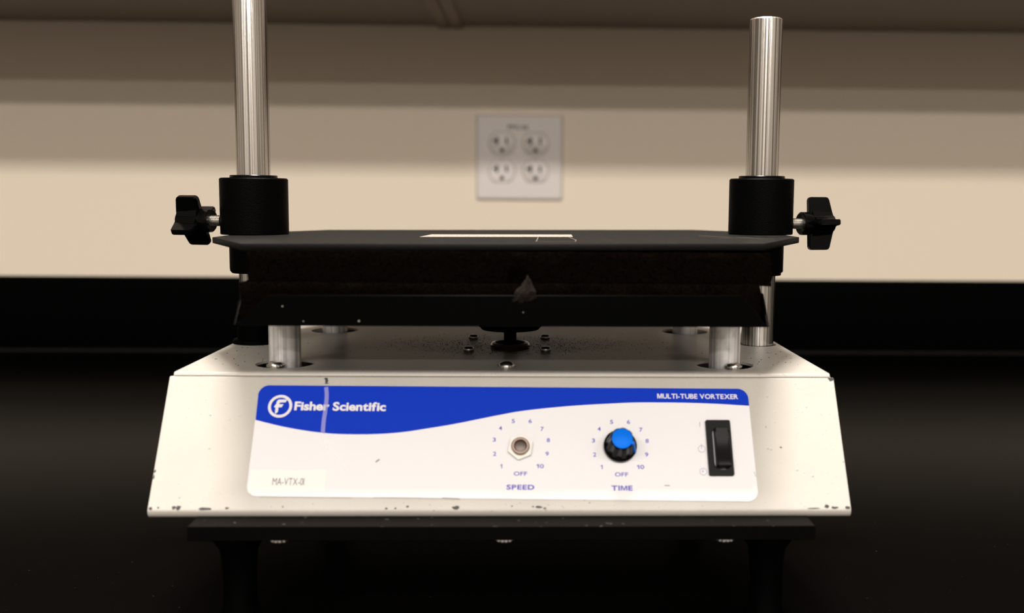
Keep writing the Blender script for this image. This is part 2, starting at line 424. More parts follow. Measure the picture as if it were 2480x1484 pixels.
# front panel: one folded sheet, rounded over at the top and tucked under at the bottom
prof = []
def seg(cy_, cz, r, a0, a1, n):
    return [(cy_+r*math.cos(math.radians(a0+(a1-a0)*k/n)), cz+r*math.sin(math.radians(a0+(a1-a0)*k/n))) for k in range(n+1)]
ang = math.degrees(math.atan2(NV.z, NV.y))   # outward normal direction of the panel in the yz plane (148.6)
rb = .0030
pb = A0+EV*(PLEN-.0018)                      # where the bottom roll starts
cb = pb-NV*rb
rt_ = .0010
pt_ = A0+EV*.0012; ct = pt_-NV*rt_
outer = [(ct.y+.0012, ct.z+rt_*1.0)] + seg(ct.y, ct.z, rt_, 90, ang, 4)+seg(cb.y, cb.z, rb, ang, 270, 8)+[(cb.y+.006, cb.z-rb)]
th = .0012
inner = [(cb.y+.006, cb.z-rb+th)]+seg(cb.y, cb.z, rb-th, 270, ang, 8)+[(ct.y+.0012, ct.z-.0010)]
bm = bmesh.new(); prism(bm, outer+inner, 'x', -HW, HW)
front = child('front_panel', bm, M['cream'], T, 35)
zb = cb.z-rb
# sides and back with bottom
for s in (-1, 1):
    bm = bmesh.new()
    prism(bm, [(ct.y+.0014, -.0022), (YBK, -.0022), (YBK, zb), (cb.y+.001, zb+.0002), (pb.y+.0014, pb.z)], 'x', s*(HW-.0004), s*(HW-.0018))
    child('side_panel', bm, M['cream'], T)
bm = bmesh.new(); box(bm, -HW+.0019, HW-.0019, YBK-.0014, YBK, zb, -.0022); child('back_panel', bm, M['cream'], T)
bm = bmesh.new(); box(bm, -HW+.0019, HW-.0019, cb.y+.0065, YBK-.0015, zb, zb+.0012); child('case_floor', bm, M['inside'], T)
# top cover with holes for rods and posts
RXX, RY = .1478, .104; PXX, PY0, PY1 = .1132, .0272, .1600
CW = .1606
outer_pts = [(-CW, .0022), (CW, .0022), (CW, YBK-.002), (-CW, YBK-.002)]
holes = [circ(sx*PXX, yy, .0148, 48) for sx in (-1, 1) for yy in (PY0, PY1)] + [circ(RXX, RY, .0112, 40), circ(-RXX, RY, .0112, 40)]
bm = bmesh.new(); sheet(bm, outer_pts, holes, -.0013, 0)
# rolled front edge
q = [(.0022, 0)]+seg(.0022, -.0017, .0017, 90, 175, 5)+[(.0012, -.0022), (.0016, -.0013), (.0022, -.0013)]
prism(bm, q, 'x', -CW, CW)
bmesh.ops.remove_doubles(bm, verts=bm.verts[:], dist=.00002)
cover = child('top_cover', bm, M['cream_top'], T, 35)
# base board under the case, its screws and feet
BZ1, BZ0, BY = -.0612, -.0678, -.0480
bm = bmesh.new(); box(bm, -.1400, .1418, BY, .205, BZ0, BZ1, .0003, 1); base = child('base_board', bm, M['base'], T)
bm = bmesh.new(); box(bm, -.13, .13, -.02, .2, BZ1, zb); child('case_spacer', bm, M['inside'], T)
for x in (-.1000, .0010, .1012):
    bm = bmesh.new(); lathe(bm, [(.0036, 0), (.0036, .0006), (.0031, .0015), (.0018, .0021), (0, .0023)], (x, BY+.0042, BZ0), (0, 0, -1), 24)
    for k in range(14):
        a = 2*math.pi*k/14; box(bm, x+.0040*math.cos(a)-.0005, x+.0040*math.cos(a)+.0005, BY+.0044+.0040*math.sin(a)-.0004, BY+.0044+.0040*math.sin(a)+.0004, BZ0-.0007, BZ0)
    child('screw', bm, M['steel'], base, label='steel screw head under the base board')
for sx, yy in ((-.1212, -.034), (.1232, -.034), (-.1212, .185), (.1232, .185)):
    bm = bmesh.new(); hh = BZ0-ZC
    lathe(bm, [(0, 0), (.0122, 0), (.0126, .0008), (.0122, .0022), (.0085, .008), (.0075, .02), (.0078, hh-.018), (.0135, hh-.004), (.0150, hh-.0006), (.0146, hh), (0, hh)], (sx, yy, BZ0), (0, 0, -1), 36)
    child('rubber_foot', bm, M['rubber'], T)

# rods, sleeves and the boot
for s, top in ((-1, .222), (1, .1893)):
    bm = bmesh.new(); lathe(bm, [(0, -.045), (.0095, -.045), (.0095, top-.0009), (.0087, top), (0, top)], (s*RXX, RY, 0), (0, 0, 1), 64)
    o = child('support_rod', bm, M['rod'], T, 30)
bm = bmesh.new(); lathe(bm, [(.0096, -.0005), (.0139, 0), (.0140, .0012), (.0134, .0022), (.0112, .0026), (.0111, .0235), (.0104, .0242), (.0096, .0242)], (-RXX, RY, 0), (0, 0, 1), 48)
child('rubber_boot', bm, M['rubber'], T)
def zt(x): return .0643+.0068*x       # top face of the pressure plate, a little lower on the left
pl = [(-.1212, -.0205), (.1205, -.0225), (.1592, .060), (.1605, .128), (.1225, .192), (-.1225, .192), (-.1605, .125), (-.1588, .060)]
bm = bmesh.new(); vs = prism(bm, pl, 'z', -.0032, 0, .0003, 1)
for v in bm.verts: v.co.z += zt(v.co.x)
plate = child('pressure_plate', bm, M['plate'], T)
bm = bmesh.new(); tp = [(-.0476, .0600), (-.0450, .0980), (.0360, .0950), (.0352, .0585)]
vs = prism(bm, tp, 'z', .00002, .00022)
for v in bm.verts: v.co.z += zt(v.co.x)
child('masking_tape', bm, M['tape'], plate, label='strip of pale masking tape')
# outline of old tape and scratches on the plate
bm = bmesh.new()
def scratch(a, b, wd):
    a, b = Vector(a), Vector(b); d = (b-a).normalized(); nn = Vector((-d.y, d.x))*wd/2
    prism(bm, [tuple(a+nn), tuple(b+nn), tuple(b-nn), tuple(a-nn)], 'z', .00001, .00006)
for a, b in (((.0150, .002), (.0165, .060)), ((.0150, .002), (.0340, .002)), ((.0340, .002), (.0352, .020)), ((.0352, .020), (.0330, .060)),
             ((.106, .070), (.120, .050)), ((.108, .085), (.131, .045)), ((.112, .045), (.135, .040)), ((.125, .06), (.138, .03))):
    scratch(a, b, .00055)
for v in bm.verts: v.co.z += zt(v.co.x)
child('scratches', bm, mat('scratch_grey', srgb(84, 78, 72), .6), plate, kind='stuff')

def fuzz_block(name, x0, x1, y0, y1, z0, z1, amp, parent, step=.0021, seed=0, torn=False, x0top=None):
    nx, ny, nz = int((x1-x0)/step), max(3, int((y1-y0)/(step*4))), max(3, int((z1-z0)/step))
    bm = bmesh.new(); grid = {}
    def V(i, j, k):
        if (i, j, k) not in grid:
            x = x0+(x1-x0)*i/nx; y = y0+(y1-y0)*j/ny; z = z0+(z1-z0)*k/nz
            grid[(i, j, k)] = bm.verts.new((x, y, z))
        return grid[(i, j, k)]
    for i in range(nx):
        for k in range(nz):
            bm.faces.new((V(i, 0, k), V(i+1, 0, k), V(i+1, 0, k+1), V(i, 0, k+1)))
            bm.faces.new((V(i, ny, k), V(i+1, ny, k), V(i+1, ny, k+1), V(i, ny, k+1)))
        for j in range(ny):
            bm.faces.new((V(i, j, 0), V(i+1, j, 0), V(i+1, j+1, 0), V(i, j+1, 0)))
            bm.faces.new((V(i, j, nz), V(i+1, j, nz), V(i+1, j+1, nz), V(i, j+1, nz)))
    for j in range(ny):
        for k in range(nz):
            bm.faces.new((V(0, j, k), V(0, j+1, k), V(0, j+1, k+1), V(0, j, k+1)))
            bm.faces.new((V(nx, j, k), V(nx, j+1, k), V(nx, j+1, k+1), V(nx, j, k+1)))
    for (i, j, k), v in grid.items():
        p_ = v.co*420+Vector((seed, 0, 0)); p2 = v.co*90+Vector((0, seed, 0))
        dx = noise.noise(p_)*amp+noise.noise(p2)*amp*.9
        dy = noise.noise(p_+Vector((9, 3, 1)))*amp*.8+noise.noise(p2+Vector((5, 5, 5)))*amp*.8
        if i in (0, nx): v.co.x += dx*1.3
        if j in (0, ny): v.co.y += dy
        if k in (0, nz) and j in (0, ny): v.co.z += dx*.35
        if j == 0 and k in (0, nz): v.co.y += amp*.6
        if torn and j == 0:       # a bite torn out of the front face
            t_ = (v.co.x-.0065)/.0055; u_ = (v.co.z-(z0+.001))/.0085
            if t_*t_+u_*u_ < 1: v.co.y += .006*(1-t_*t_-u_*u_)
    return child(name, bm, M['foam'], parent, 60)
fuzz_block('foam_pad', -.1172, .1240, -.0245, .188, .0452, .0607, .0010, T, seed=3, torn=True)
lower = fuzz_block('foam_pad', -.1203, .1190, -.0270, .214, .0288, .0462, .0011, T, seed=40)
# hair-like fuzz at the foam ends
bm = bmesh.new()
for k in range(900):
    side = random.choice((-1, 1)); up_ = random.random() < .5
    if up_: x = -.1172 if side < 0 else .1240; z = random.uniform(.0455, .0605)
    else: x = -.1205 if side < 0 else .1192; z = random.uniform(.030, .046)
    y = random.uniform(-.026, .02); L_ = random.uniform(.0006, .0019)
    d = Vector((side*random.uniform(.3, 1), random.uniform(-.9, .3), random.uniform(-.7, .7))).normalized()*L_
    a = Vector((x-side*.0006, y, z)); wv = Vector((0, .00006, .00007))
    q_ = [bm.verts.new(a-wv), bm.verts.new(a+wv), bm.verts.new(a+d)]; bm.faces.new(q_)
for k in range(1500):
    x = random.uniform(-.117, .124); z = .0603+.0068*x*.5 if random.random() < .75 else .0455
    a = Vector((x, -.0243, z)); d = Vector((random.uniform(-.7, .7), -random.uniform(.3, 1), random.uniform(-.5, .5))).normalized()*random.uniform(.0004, .0013)
    wv = Vector((.00007, 0, .00005)); q_ = [bm.verts.new(a-wv), bm.verts.new(a+wv), bm.verts.new(a+d)]; bm.faces.new(q_)
child('foam_fuzz', bm, M['foam'], T, 0, kind='stuff')
# torn flap hanging over the tray lip
bm = bmesh.new()
fl = [(.0040, .0388), (.0056, .0428), (.0096, .0474), (.0112, .0502), (.0128, .0462), (.0148, .0432), (.0146, .0402), (.0118, .0386), (.0080, .0378)]
ctr = bm.verts.new((.0098, -.0342, .0425)); rim_ = [bm.verts.new((x, -.0318-.0006*noise.noise(Vector((x*900, 1, z*900))), z)) for x, z in fl]
bk = [bm.verts.new((x, -.0285, z)) for x, z in fl]
for i in range(len(fl)):
    j = (i+1) % len(fl); bm.faces.new((rim_[i], rim_[j], ctr)); bm.faces.new((rim_[i], bk[i], bk[j], rim_[j]))
bm.faces.new(bk[::-1])
bmesh.ops.subdivide_edges(bm, edges=bm.edges[:], cuts=3, use_grid_fill=True)
for v in bm.verts: v.co += Vector((noise.noise(v.co*700), noise.noise(v.co*800+Vector((3, 3, 3))), noise.noise(v.co*750+Vector((7, 1, 2)))))*.0011
child('torn_flap', bm, M['foam_torn'], lower, 60, label='torn lighter brown flap of foam')

# lower tray
TY0, TY1, TW, TZ = -.030, .218, .1212, .0270
bm = bmesh.new()
box(bm, -TW, TW, TY0, TY1, TZ, TZ+.0015)
tray = child('foam_tray', bm, M['tray'], T)
lip = [(-TW, TZ-.0002), (TW+.0004, TZ+.0001), (.1090, .0418), (-.1066, .0409)]
bm = bmesh.new(); prism(bm, lip, 'y', TY0-.0014, TY0, .0003, 1); child('tray_lip', bm, M['tray'], tray)
bm = bmesh.new(); prism(bm, lip, 'y', TY1, TY1+.0014, .0003, 1); child('tray_lip', bm, M['tray'], tray)
sl = [(TY0, TZ), (TY1, TZ), (TY1-.014, .0413), (TY0+.014, .0413)]
for s in (-1, 1):
    bm = bmesh.new(); vs = prism(bm, sl, 'x', s*TW, s*(TW+.0014), .0003, 1); child('tray_lip', bm, M['tray'], tray)
bm = bmesh.new()
for x, z, r in ((-.0998, .0358, .0004), (-.0655, .0292, .0005), (-.0905, .0290, .0003), (.0090, .0335, .0003)):
    lathe(bm, [(0, .0002), (r*.8, .00015), (r, 0)], (x, TY0-.0014, z), (0, -1, 0), 8)
child('paint_nicks', bm, mat('nick_grey', srgb(120, 112, 100), .6), tray, kind='stuff')
# drive shaft, cup under the tray, collar ring and screws round it
bm = bmesh.new(); lathe(bm, [(0, .0096), (.0165, .0098), (.0184, .0118), (.0188, .0200), (.0186, TZ), (0, TZ)], (.0008, .094, 0), (0, 0, 1), 48); child('drive_cup', bm, M['tray'], T)
bm = bmesh.new(); lathe(bm, [(0, -.01), (.0037, -.01), (.0037, .0098), (0, .0098)], (.0008, .094, 0), (0, 0, 1), 32); child('drive_shaft', bm, M['tray'], T)
bm = bmesh.new(); lathe(bm, [(.0112, .0001), (.0114, .0008), (.0108, .0020), (.0094, .0022), (.0088, .0010), (.0060, .0006), (.0038, .0006)], (.0008, .0935, 0), (0, 0, 1), 48); child('shaft_collar', bm, M['steel_dark'], T)
def pan_screw(x, y, z, r, h, m, washer, parent, rot=0.3):
    bm = bmesh.new()
    lathe(bm, [(r, 0), (r*1.02, h*.35), (r*.88, h*.75), (r*.55, h*.97), (r*.25, h), (0, h*.96)], (x, y, z), (0, 0, 1), 28)
    for a in (rot, rot+math.pi/2):                # cross recess, slightly proud dark strips would be wrong: notch ridges
        c_, s__ = math.cos(a)*r*.5, math.sin(a)*r*.5
    if washer:
        for k in range(16):
            a = 2*math.pi*k/16; ca, sa = math.cos(a), math.sin(a); rr = r*1.16
            A = [Vector((x+ca*r*.9, y+sa*r*.9, z)), Vector((x+ca*rr-sa*r*.13, y+sa*rr+ca*r*.13, z+.0002)), Vector((x+ca*rr+sa*r*.13, y+sa*rr-ca*r*.13, z+.0010))]
            f = [bm.verts.new(p_) for p_ in A]; g = [bm.verts.new(p_+Vector((0, 0, .0005))) for p_ in A]
            bm.faces.new(f); bm.faces.new(g[::-1])
            for i in range(3): bm.faces.new((f[i], f[(i+1) % 3], g[(i+1) % 3], g[i]))
    return child('screw', bm, m, parent)
for x in (-.1155, .0003, .1158): pan_screw(x, .0165, .0001, .0038, .0030, M['steel'], True, cover)
for x, y in ((-.0222, .0755), (.0212, .0760), (-.0222, .1262), (.0216, .1272)): pan_screw(x, y, .0001, .0029, .0021, M['steel_dark'], False, cover)
for s in (-1, 1):
    for yy in (PY0, PY1):
        bm = bmesh.new(); lathe(bm, [(0, -.040), (.0080, -.040), (.0080, TZ), (0, TZ)], (s*PXX, yy, 0), (0, 0, 1), 48); child('tray_post', bm, M['post'], T)

# clamp collars with studs and four-wing knobs
for s in (-1, 1):
    zc0 = zt(s*RXX)+.0001; CR = .0192 if s < 0 else .0187
    bm = bmesh.new(); lathe(bm, [(.0096, 0), (CR-.0004, 0), (CR, .0004), (CR, .0316), (CR-.0007, .0323), (.0135, .0323), (.0096, .0322)], (s*RXX, RY, zc0), (0, 0, 1), 72)
    col = child('clamp_collar', bm, M['black_tex'], T)
    bm = bmesh.new(); lathe(bm, [(.0096, .0323), (.0130, .0323), (.0134, .0326), (.0134, .0336), (.0131, .0339), (.0096, .0339)], (s*RXX, RY, zc0), (0, 0, 1), 48)
    child('collar_bushing', bm, M['knob'], col)
    bm = bmesh.new(); rr = .0145 if s < 0 else .0138; z0 = .0411 if s < 0 else .0432
    pr = [(.0096, z0), (rr-.0012, z0), (rr-.0002, z0+.0012), (rr, z0+.003), (rr, zt(s*RXX)-.0033), (.0096, zt(s*RXX)-.0033)]
    if s > 0: pr = [(.0096, z0-.0018), (rr-.0012, z0-.0018), (rr-.0010, z0-.0002), (rr-.0003, z0), (rr, z0+.0006), (rr, zt(s*RXX)-.0033), (.0096, zt(s*RXX)-.0033)]
    lathe(bm, pr, (s*RXX, RY, 0), (0, 0, 1), 48); child('lower_sleeve', bm, M['black_tex'], T)
    kz = .0711 if s < 0 else .0718; x0 = .1723 if s < 0 else .1714
    bm = bmesh.new()                             # helical-looking thread: ridges turned round the stud
    prf = [(0, -.0062)]; a = -.0062
    while a < .0012: prf += [(.00255, a), (.00315, a+.00035), (.00315, a+.0005), (.00255, a+.00085)]; a += .00095
    prf += [(.0034, a), (.0036, a+.0004), (0, a+.0004)]
    lathe(bm, prf, (s*x0, RY, kz), (s*math.cos(math.radians(13)), math.sin(math.radians(13)), 0), 32)
    stud = bm
    bm = bmesh.new(); AX = Vector((s, 0, 0)); C0 = Vector((s*x0, RY, kz)); PH = math.radians(13); AX = Vector((s*math.cos(PH), math.sin(PH), 0)); DN = Vector((s*math.sin(PH), -math.cos(PH), 0))
    lathe(bm, [(.0036, .0002), (.0062, 0), (.0068, .0006), (.0068, .0056), (.0064, .0062), (.0058, .0064), (.0056, .0196), (.0050, .0208), (0, .0210)], C0, AX, 40)
    th0 = math.radians(26 if s < 0 else -5)
    for k in range(4):
        a = th0+k*math.pi/2
        R_ = DN*math.cos(a)+Vector((0, 0, -math.sin(a)))        # wing direction, k = 0 points at the viewer
        Tn = AX.cross(R_)
        sub = bmesh.new()
        ws = [(.0052, .002), (.0050, .0142), (.0062, .0156), (.0172, .0156), (.0183, .0146), (.0206, .0056), (.0206, .002)]
        A = []; B = []
        for (aa, r) in ws:
            tk = .0020-.0004*(r-.002)/.0136
            A.append(sub.verts.new(C0+AX*aa+R_*r+Tn*tk)); B.append(sub.verts.new(C0+AX*aa+R_*r-Tn*tk))
        sub.faces.new(A); sub.faces.new(B[::-1])
        for i in range(len(ws)): sub.faces.new((A[i], A[(i+1) % len(ws)], B[(i+1) % len(ws)], B[i]))
        bmesh.ops.bevel(sub, geom=sub.edges[:], offset=.00045, segments=2, affect='EDGES')
        tm = bpy.data.meshes.new('t'); sub.to_mesh(tm); sub.free(); bm.from_mesh(tm); bpy.data.meshes.remove(tm)
        # fillet where the wing meets the hub
        for sg in (-1, 1):
            f = [C0+AX*.0070+R_*.0045+Tn*sg*.0038, C0+AX*.0070+R_*.0078+Tn*sg*.0017, C0+AX*.0200+R_*.0068+Tn*sg*.0017, C0+AX*.0200+R_*.0042+Tn*sg*.0034]
            bm.faces.new([bm.verts.new(p_) for p_ in f])
    kb = child('clamp_knob', bm, M['knob'], T, 35)
    child('threaded_stud', stud, M['steel'], kb, 30, label='threaded steel stud')

# ------------------------------------------------------------------ control label
def quad(pts_uv):   # map unit-like label coordinates to the slightly skewed label
    return pts_uv
TLc, TRc, BRc, BLc = (-118.6, 5.1), (118.9, 6.4), (119.2, 62.3), (-118.4, 59.6)
def lab(a, b):      # a,b in 0..1
    x = (1-a)*(1-b)*TLc[0]+a*(1-b)*TRc[0]+a*b*BRc[0]+(1-a)*b*BLc[0]
    y = (1-a)*(1-b)*TLc[1]+a*(1-b)*TRc[1]+a*b*BRc[1]+(1-a)*b*BLc[1]
    return (x, y)
Wl, Hl, Rl = 237.6, 55.5, 5.0
outline = [lab(x/Wl, y/Hl) for x, y in rrect(0, Wl, 0, Hl, Rl, 8)]
bm = flat(outline, .02, .30); label = child('control_label', bm, M['label'], front, 30)
band = [(-118.4, 22.72), (-106.14, 25.8), (-94.21, 28.04), (-82.38, 29.47), (-70.65, 29.86), (-58.95, 29.65), (-47.28, 28.61), (-35.6, 26.74), (-23.88, 24.66), (-12.11, 22.15), (-4.22, 20.47), (7.67, 18.15), (21.62, 16.44), (35.63, 15.15), (49.69, 14.27), (63.78, 13.61), (77.87, 13.58), (91.98, 13.77), (106.07, 14.38), (118.95, 15.2)]
def smooth_pts(P, n=6):
    out = []
    for i in range(len(P)-1):
        p0 = P[max(0, i-1)]; p1 = P[i]; p2 = P[i+1]; p3 = P[min(len(P)-1, i+2)]
        for k in range(n):
            t = k/n
            out.append(tuple(.5*((2*p1[d])+(-p0[d]+p2[d])*t+(2*p0[d]-5*p1[d]+4*p2[d]-p3[d])*t*t+(-p0[d]+3*p1[d]-3*p2[d]+p3[d])*t**3) for d in (0, 1)))
    return out+[P[-1]]
topc = [lab(x/Wl, y/Hl) for x, y in rrect(0, Wl, 0, Hl, Rl, 8)[18:36]]   # low-y side: corners along the top
topc = [p_ for p_ in topc]
bp = smooth_pts(band)+[p_ for p_ in sorted(topc, key=lambda p_: -p_[0])]
# parts hang on the front panel; the label's pieces would be a fourth level, so they share its level
def onpanel(name, bm, m, label_=None, kind=None): return child(name, bm, m, front, 30, label_, kind)

onpanel('blue_band', flat(bp, .28, .34), M['blue'], 'blue wave-edged band printed across the control label')
def tx(body, u, v, w, h, m, bold=.0, hh=.345, rot=-.006, name='lettering', space=1, shear=0, gap=.075):
    me = text_mesh(body, w/1000, h/1000, bold, shear, gap=gap, space=space)
    return place_mesh(name, me, PM(u, v, hh, rot), m, front)
tx('Fisher', -92.3, 15.75, 16.6, 4.5, M['white_print'], .034, gap=.02)
tx('Scientific', -69.6, 15.95, 25.4, 4.5, M['white_print'], .034, gap=.02)
tx('MULTI-TUBE VORTEXER', 94.1, 10.40, 39.6, 2.55, M['white_print'], .02, gap=.06)
# emblem: ring and curved letter
def ring(cu, cv, ro, ri, h0, h1, n=48):
    bm = bmesh.new(); R = []
    for r, h in ((ro, h0), (ro, h1), (ri, h1), (ri, h0)):
        R.append([bm.verts.new(pp(cu+r*math.cos(2*math.pi*k/n), cv+r*math.sin(2*math.pi*k/n), h)) for k in range(n)])
    for a in range(4):
        for k in range(n): bm.faces.new((R[a][k], R[a][(k+1) % n], R[(a+1) % 4][(k+1) % n], R[(a+1) % 4][k]))
    return bm
onpanel('emblem_ring', ring(-107.45, 15.85, 5.75, 4.40, .33, .38), M['white_print'])
Fg = [(-104.42, 12.43), (-105.03, 13.84), (-107.2, 13.94), (-107.9, 14.1), (-108.05, 14.8), (-105.94, 14.85), (-106.67, 16.33), (-108.18, 16.42), (-108.2, 18.5), (-108.45, 18.95), (-109.25, 19.65), (-109.55, 19.3), (-109.6, 16.42), (-110.35, 16.29), (-109.95, 15.34), (-109.42, 14.7), (-109.35, 13.6), (-109.05, 12.9), (-108.36, 12.44)]
onpanel('emblem_letter', flat(Fg, .33, .38), M['white_print'])
for nums in ([(1, -1.05, 45.4), (2, -4.26, 39.37), (3, -4.59, 32.46), (4, -1.74, 26.7), (5, 4.34, 23.17), (6, 12.47, 23.16), (7, 18.21, 27.09), (8, 21.16, 32.65), (9, 20.54, 39.36), (10, 17.21, 45.4)],
             [(1, 46.23, 45.8), (2, 43.06, 39.76), (3, 42.63, 32.83), (4, 45.54, 27.06), (5, 51.61, 23.52), (6, 59.77, 23.51), (7, 65.58, 27.45), (8, 68.31, 33.02), (9, 67.8, 39.75), (10, 64.59, 45.8)]):
    for k, u, v in nums:
        tx(str(k), u, v, {1: 1.0, 10: 3.5}.get(k, 1.55), 2.05, M['violet'], .018, .305, name='numeral', space=1.3 if k == 10 else 1)
tx('OFF', 8.0, 49.0, 6.3, 2.0, M['violet'], .018, .305, space=1.15)
tx('OFF', 55.5, 49.4, 6.3, 2.0, M['violet'], .018, .305, space=1.15)
tx('SPEED', 8.05, 55.5, 13.0, 2.45, M['violet'], .035, .305, space=1.15)
tx('TIME', 55.5, 55.95, 9.9, 2.45, M['violet'], .035, .305, space=1.15)
# switch symbols
onpanel('switch_symbol', flat([(94.05, 23.5), (94.3, 23.5), (94.3, 25.9), (94.05, 25.9)], .3, .34), M['thin_print'])
bm = ring(94.25, 36.95, 1.75, 1.55, .3, .34); b2 = flat([(94.1, 34.4), (94.3, 34.4), (94.3, 36.9), (94.1, 36.9)], .3, .35)
tm = bpy.data.meshes.new('t'); b2.to_mesh(tm); bm.from_mesh(tm); b2.free(); onpanel('switch_symbol', bm, M['thin_print'])
bm = ring(94.25, 48.1, 1.75, 1.55, .3, .34)
for q_ in ([(94.05, 47.0), (94.25, 47.0), (94.25, 48.2), (94.05, 48.2)], [(93.5, 48.0), (94.25, 47.6), (94.25, 48.25), (93.5, 48.25)]):
    b2 = flat(q_, .3, .35); b2.to_mesh(tm); bm.from_mesh(tm); b2.free()
onpanel('switch_symbol', bm, M['thin_print']); bpy.data.meshes.remove(tm)
# sticker
onpanel('asset_sticker', flat([(-117.5, 47.35), (-82.35, 47.2), (-82.3, 58.0), (-117.3, 58.2)], .29, .42), M['sticker'], 'plain white paper sticker at the lower left of the control label')
tx('MA-VTX-01', -99.6, 52.8, 14.6, 3.4, M['grey_print'], -.004, .425)
# glue streak over the band, and smudges
def strip(P, wd, h0, h1):
    P = smooth_pts(P, 4); Lf = []; Rf = []
    for i, p_ in enumerate(P):
        a = Vector(P[max(0, i-1)]); b = Vector(P[min(len(P)-1, i+1)]); d = (b-a).normalized(); nn = Vector((-d.y, d.x))*wd/2
        Lf.append((p_[0]+nn.x, p_[1]+nn.y)); Rf.append((p_[0]-nn.x, p_[1]-nn.y))
    return flat(Lf+Rf[::-1], h0, h1)
onpanel('glue_streak', strip([(-86.4, 6.0), (-85.7, 10.7), (-85.7, 17.0), (-86.0, 23.3), (-85.9, 28.9)], 1.9, .385, .40), M['streak'])
m_ = mat('clear_glue', srgb(240, 238, 238), .35); m_.node_tree.nodes['Principled BSDF'].inputs['Alpha'].default_value = .35
onpanel('glue_streak', strip([(-85.8, 29.6), (-83.9, 34.5), (-80.5, 39.6), (-76.9, 43.6), (-73.6, 48.5), (-73.2, 51.5)], 1.5, .31, .33), m_)
bm = bmesh.new(); tm = bpy.data.meshes.new('t')
for P, wd in (([(-60, 60.35), (-50, 60.3), (-35, 60.6), (-20, 60.8)], .22), ([(-28, 60.5), (-24, 60.75), (-20, 60.9)], .5), ([(-112, 59.9), (-90, 60.2), (-70, 60.5)], .12), ([(-60, 43.4), (-58.6, 42.4), (-58.3, 42.0)], .7), ([(75.5, 54.7), (78.0, 54.8)], .5), ([(118.3, 48), (119, 50.5)], .25)):
    b2 = strip(P, wd, .3, .36); b2.to_mesh(tm); bm.from_mesh(tm); b2.free()
onpanel('smudges', bm, M['smudge'], None, 'stuff')
# paint chips on the panel edges, and a dark patch for the corner gap
bm = bmesh.new()
def chip(u, v, rx, ry, h=.03):
    n = 9; pts = []
    for k in range(n):
        a = 2*math.pi*k/n; q_ = random.uniform(.65, 1.15); pts.append((u+rx*q_*math.cos(a), v+ry*q_*math.sin(a)))
    b2 = flat(pts, -.05, h); b2.to_mesh(tm); bm.from_mesh(tm); b2.free()
for c_ in ((-150.5, 64.6, .9, .7), (-148.3, 64.7, 1.0, .9), (-136.0, 65.1, 2.6, .55), (-126.4, 64.9, .8, .4), (-160.9, 64.9, .7, .6), (-157.5, 64.6, .4, .4), (-101, 64.3, .35, .35),
           (-53.6, 65.1, .6, .45), (-49.4, 65.0, .4, .4), (-43.9, 64.2, .55, .45), (-21.6, 64.7, 1.4, .75), (16.6, 64.5, 1.3, .5), (19.3, 65.1, .7, .4), (14, 64.3, .5, .3), (4.2, 64.1, .35, .35),
           (40.2, 62.6, .25, .25), (151.0, 64.5, 1.1, .8), (154.5, 65.0, 1.5, .6), (160.6, 65.0, 1.3, .7), (145, 65.3, 2.6, .25), (132.4, 35.85, .45, .4), (-161.7, 47.5, .35, .8), (-161.8, 50.2, .3, 1.2), (161.6, 43, .2, .3),
           (161.0, .9, 1.3, 1.0)):  # dark patch added in place of the open gap at the top right corner
    chip(c_[0], c_[1]+.25, c_[2]*1.25, c_[3]*1.25)
for k in range(26):
    chip(random.uniform(-155, 157), random.choice((random.uniform(62.5, 65.2), random.uniform(63.5, 65.2))), random.uniform(.1, .3), random.uniform(.08, .2))
chip(-87.0, 1.5, 1.3, .45); chip(-86.6, 2.6, .85, 1.5); chip(-86.4, 3.9, 1.2, .4)
onpanel('paint_chips_and_gap', bm, M['chip'], None, 'stuff')
bm = bmesh.new()
for k in range(60):
    u = random.choice((random.uniform(-158, -121), random.uniform(122, 160))); v = random.uniform(3, 62)
    lathe(bm, [(random.uniform(.0003, .0007), 0), (.0002, .00012), (0, .00014)], pp(u, v, 0), NV, 7)
for u, v in ((128.3, 10.3), (-140, 20), (-126, 20.5), (126, 36.5), (127.5, 36.9), (139, 47), (146, 50)):
    lathe(bm, [(.0007, 0), (.0004, .0002), (0, .00025)], pp(u, v, 0), NV, 8)
onpanel('paint_bumps', bm, M['cream'], None, 'stuff')
# loose black crumbs on the cover
bm = bmesh.new()
for k in range(1500):
    a = random.gauss(0, 1); b = random.gauss(0, 1); x = .034*a; y = .1+.018*b
    if not (.004 < y < .15): continue
    r = random.uniform(.00008, .00026); lathe(bm, [(r, 0), (r*.7, r*.8), (0, r)], (x, y, 0), (0, 0, 1), 5)
for k in range(70):
    x = random.choice((-1, 1))*random.uniform(.118, .156); y = random.uniform(.02, .09); r = random.uniform(.00015, .0004)
    lathe(bm, [(r, 0), (r*.7, r*.5), (0, r*.6)], (x, y, 0), (0, 0, 1), 5)
child('rubber_crumbs', bm, M['rubber'], cover, 0, kind='stuff')

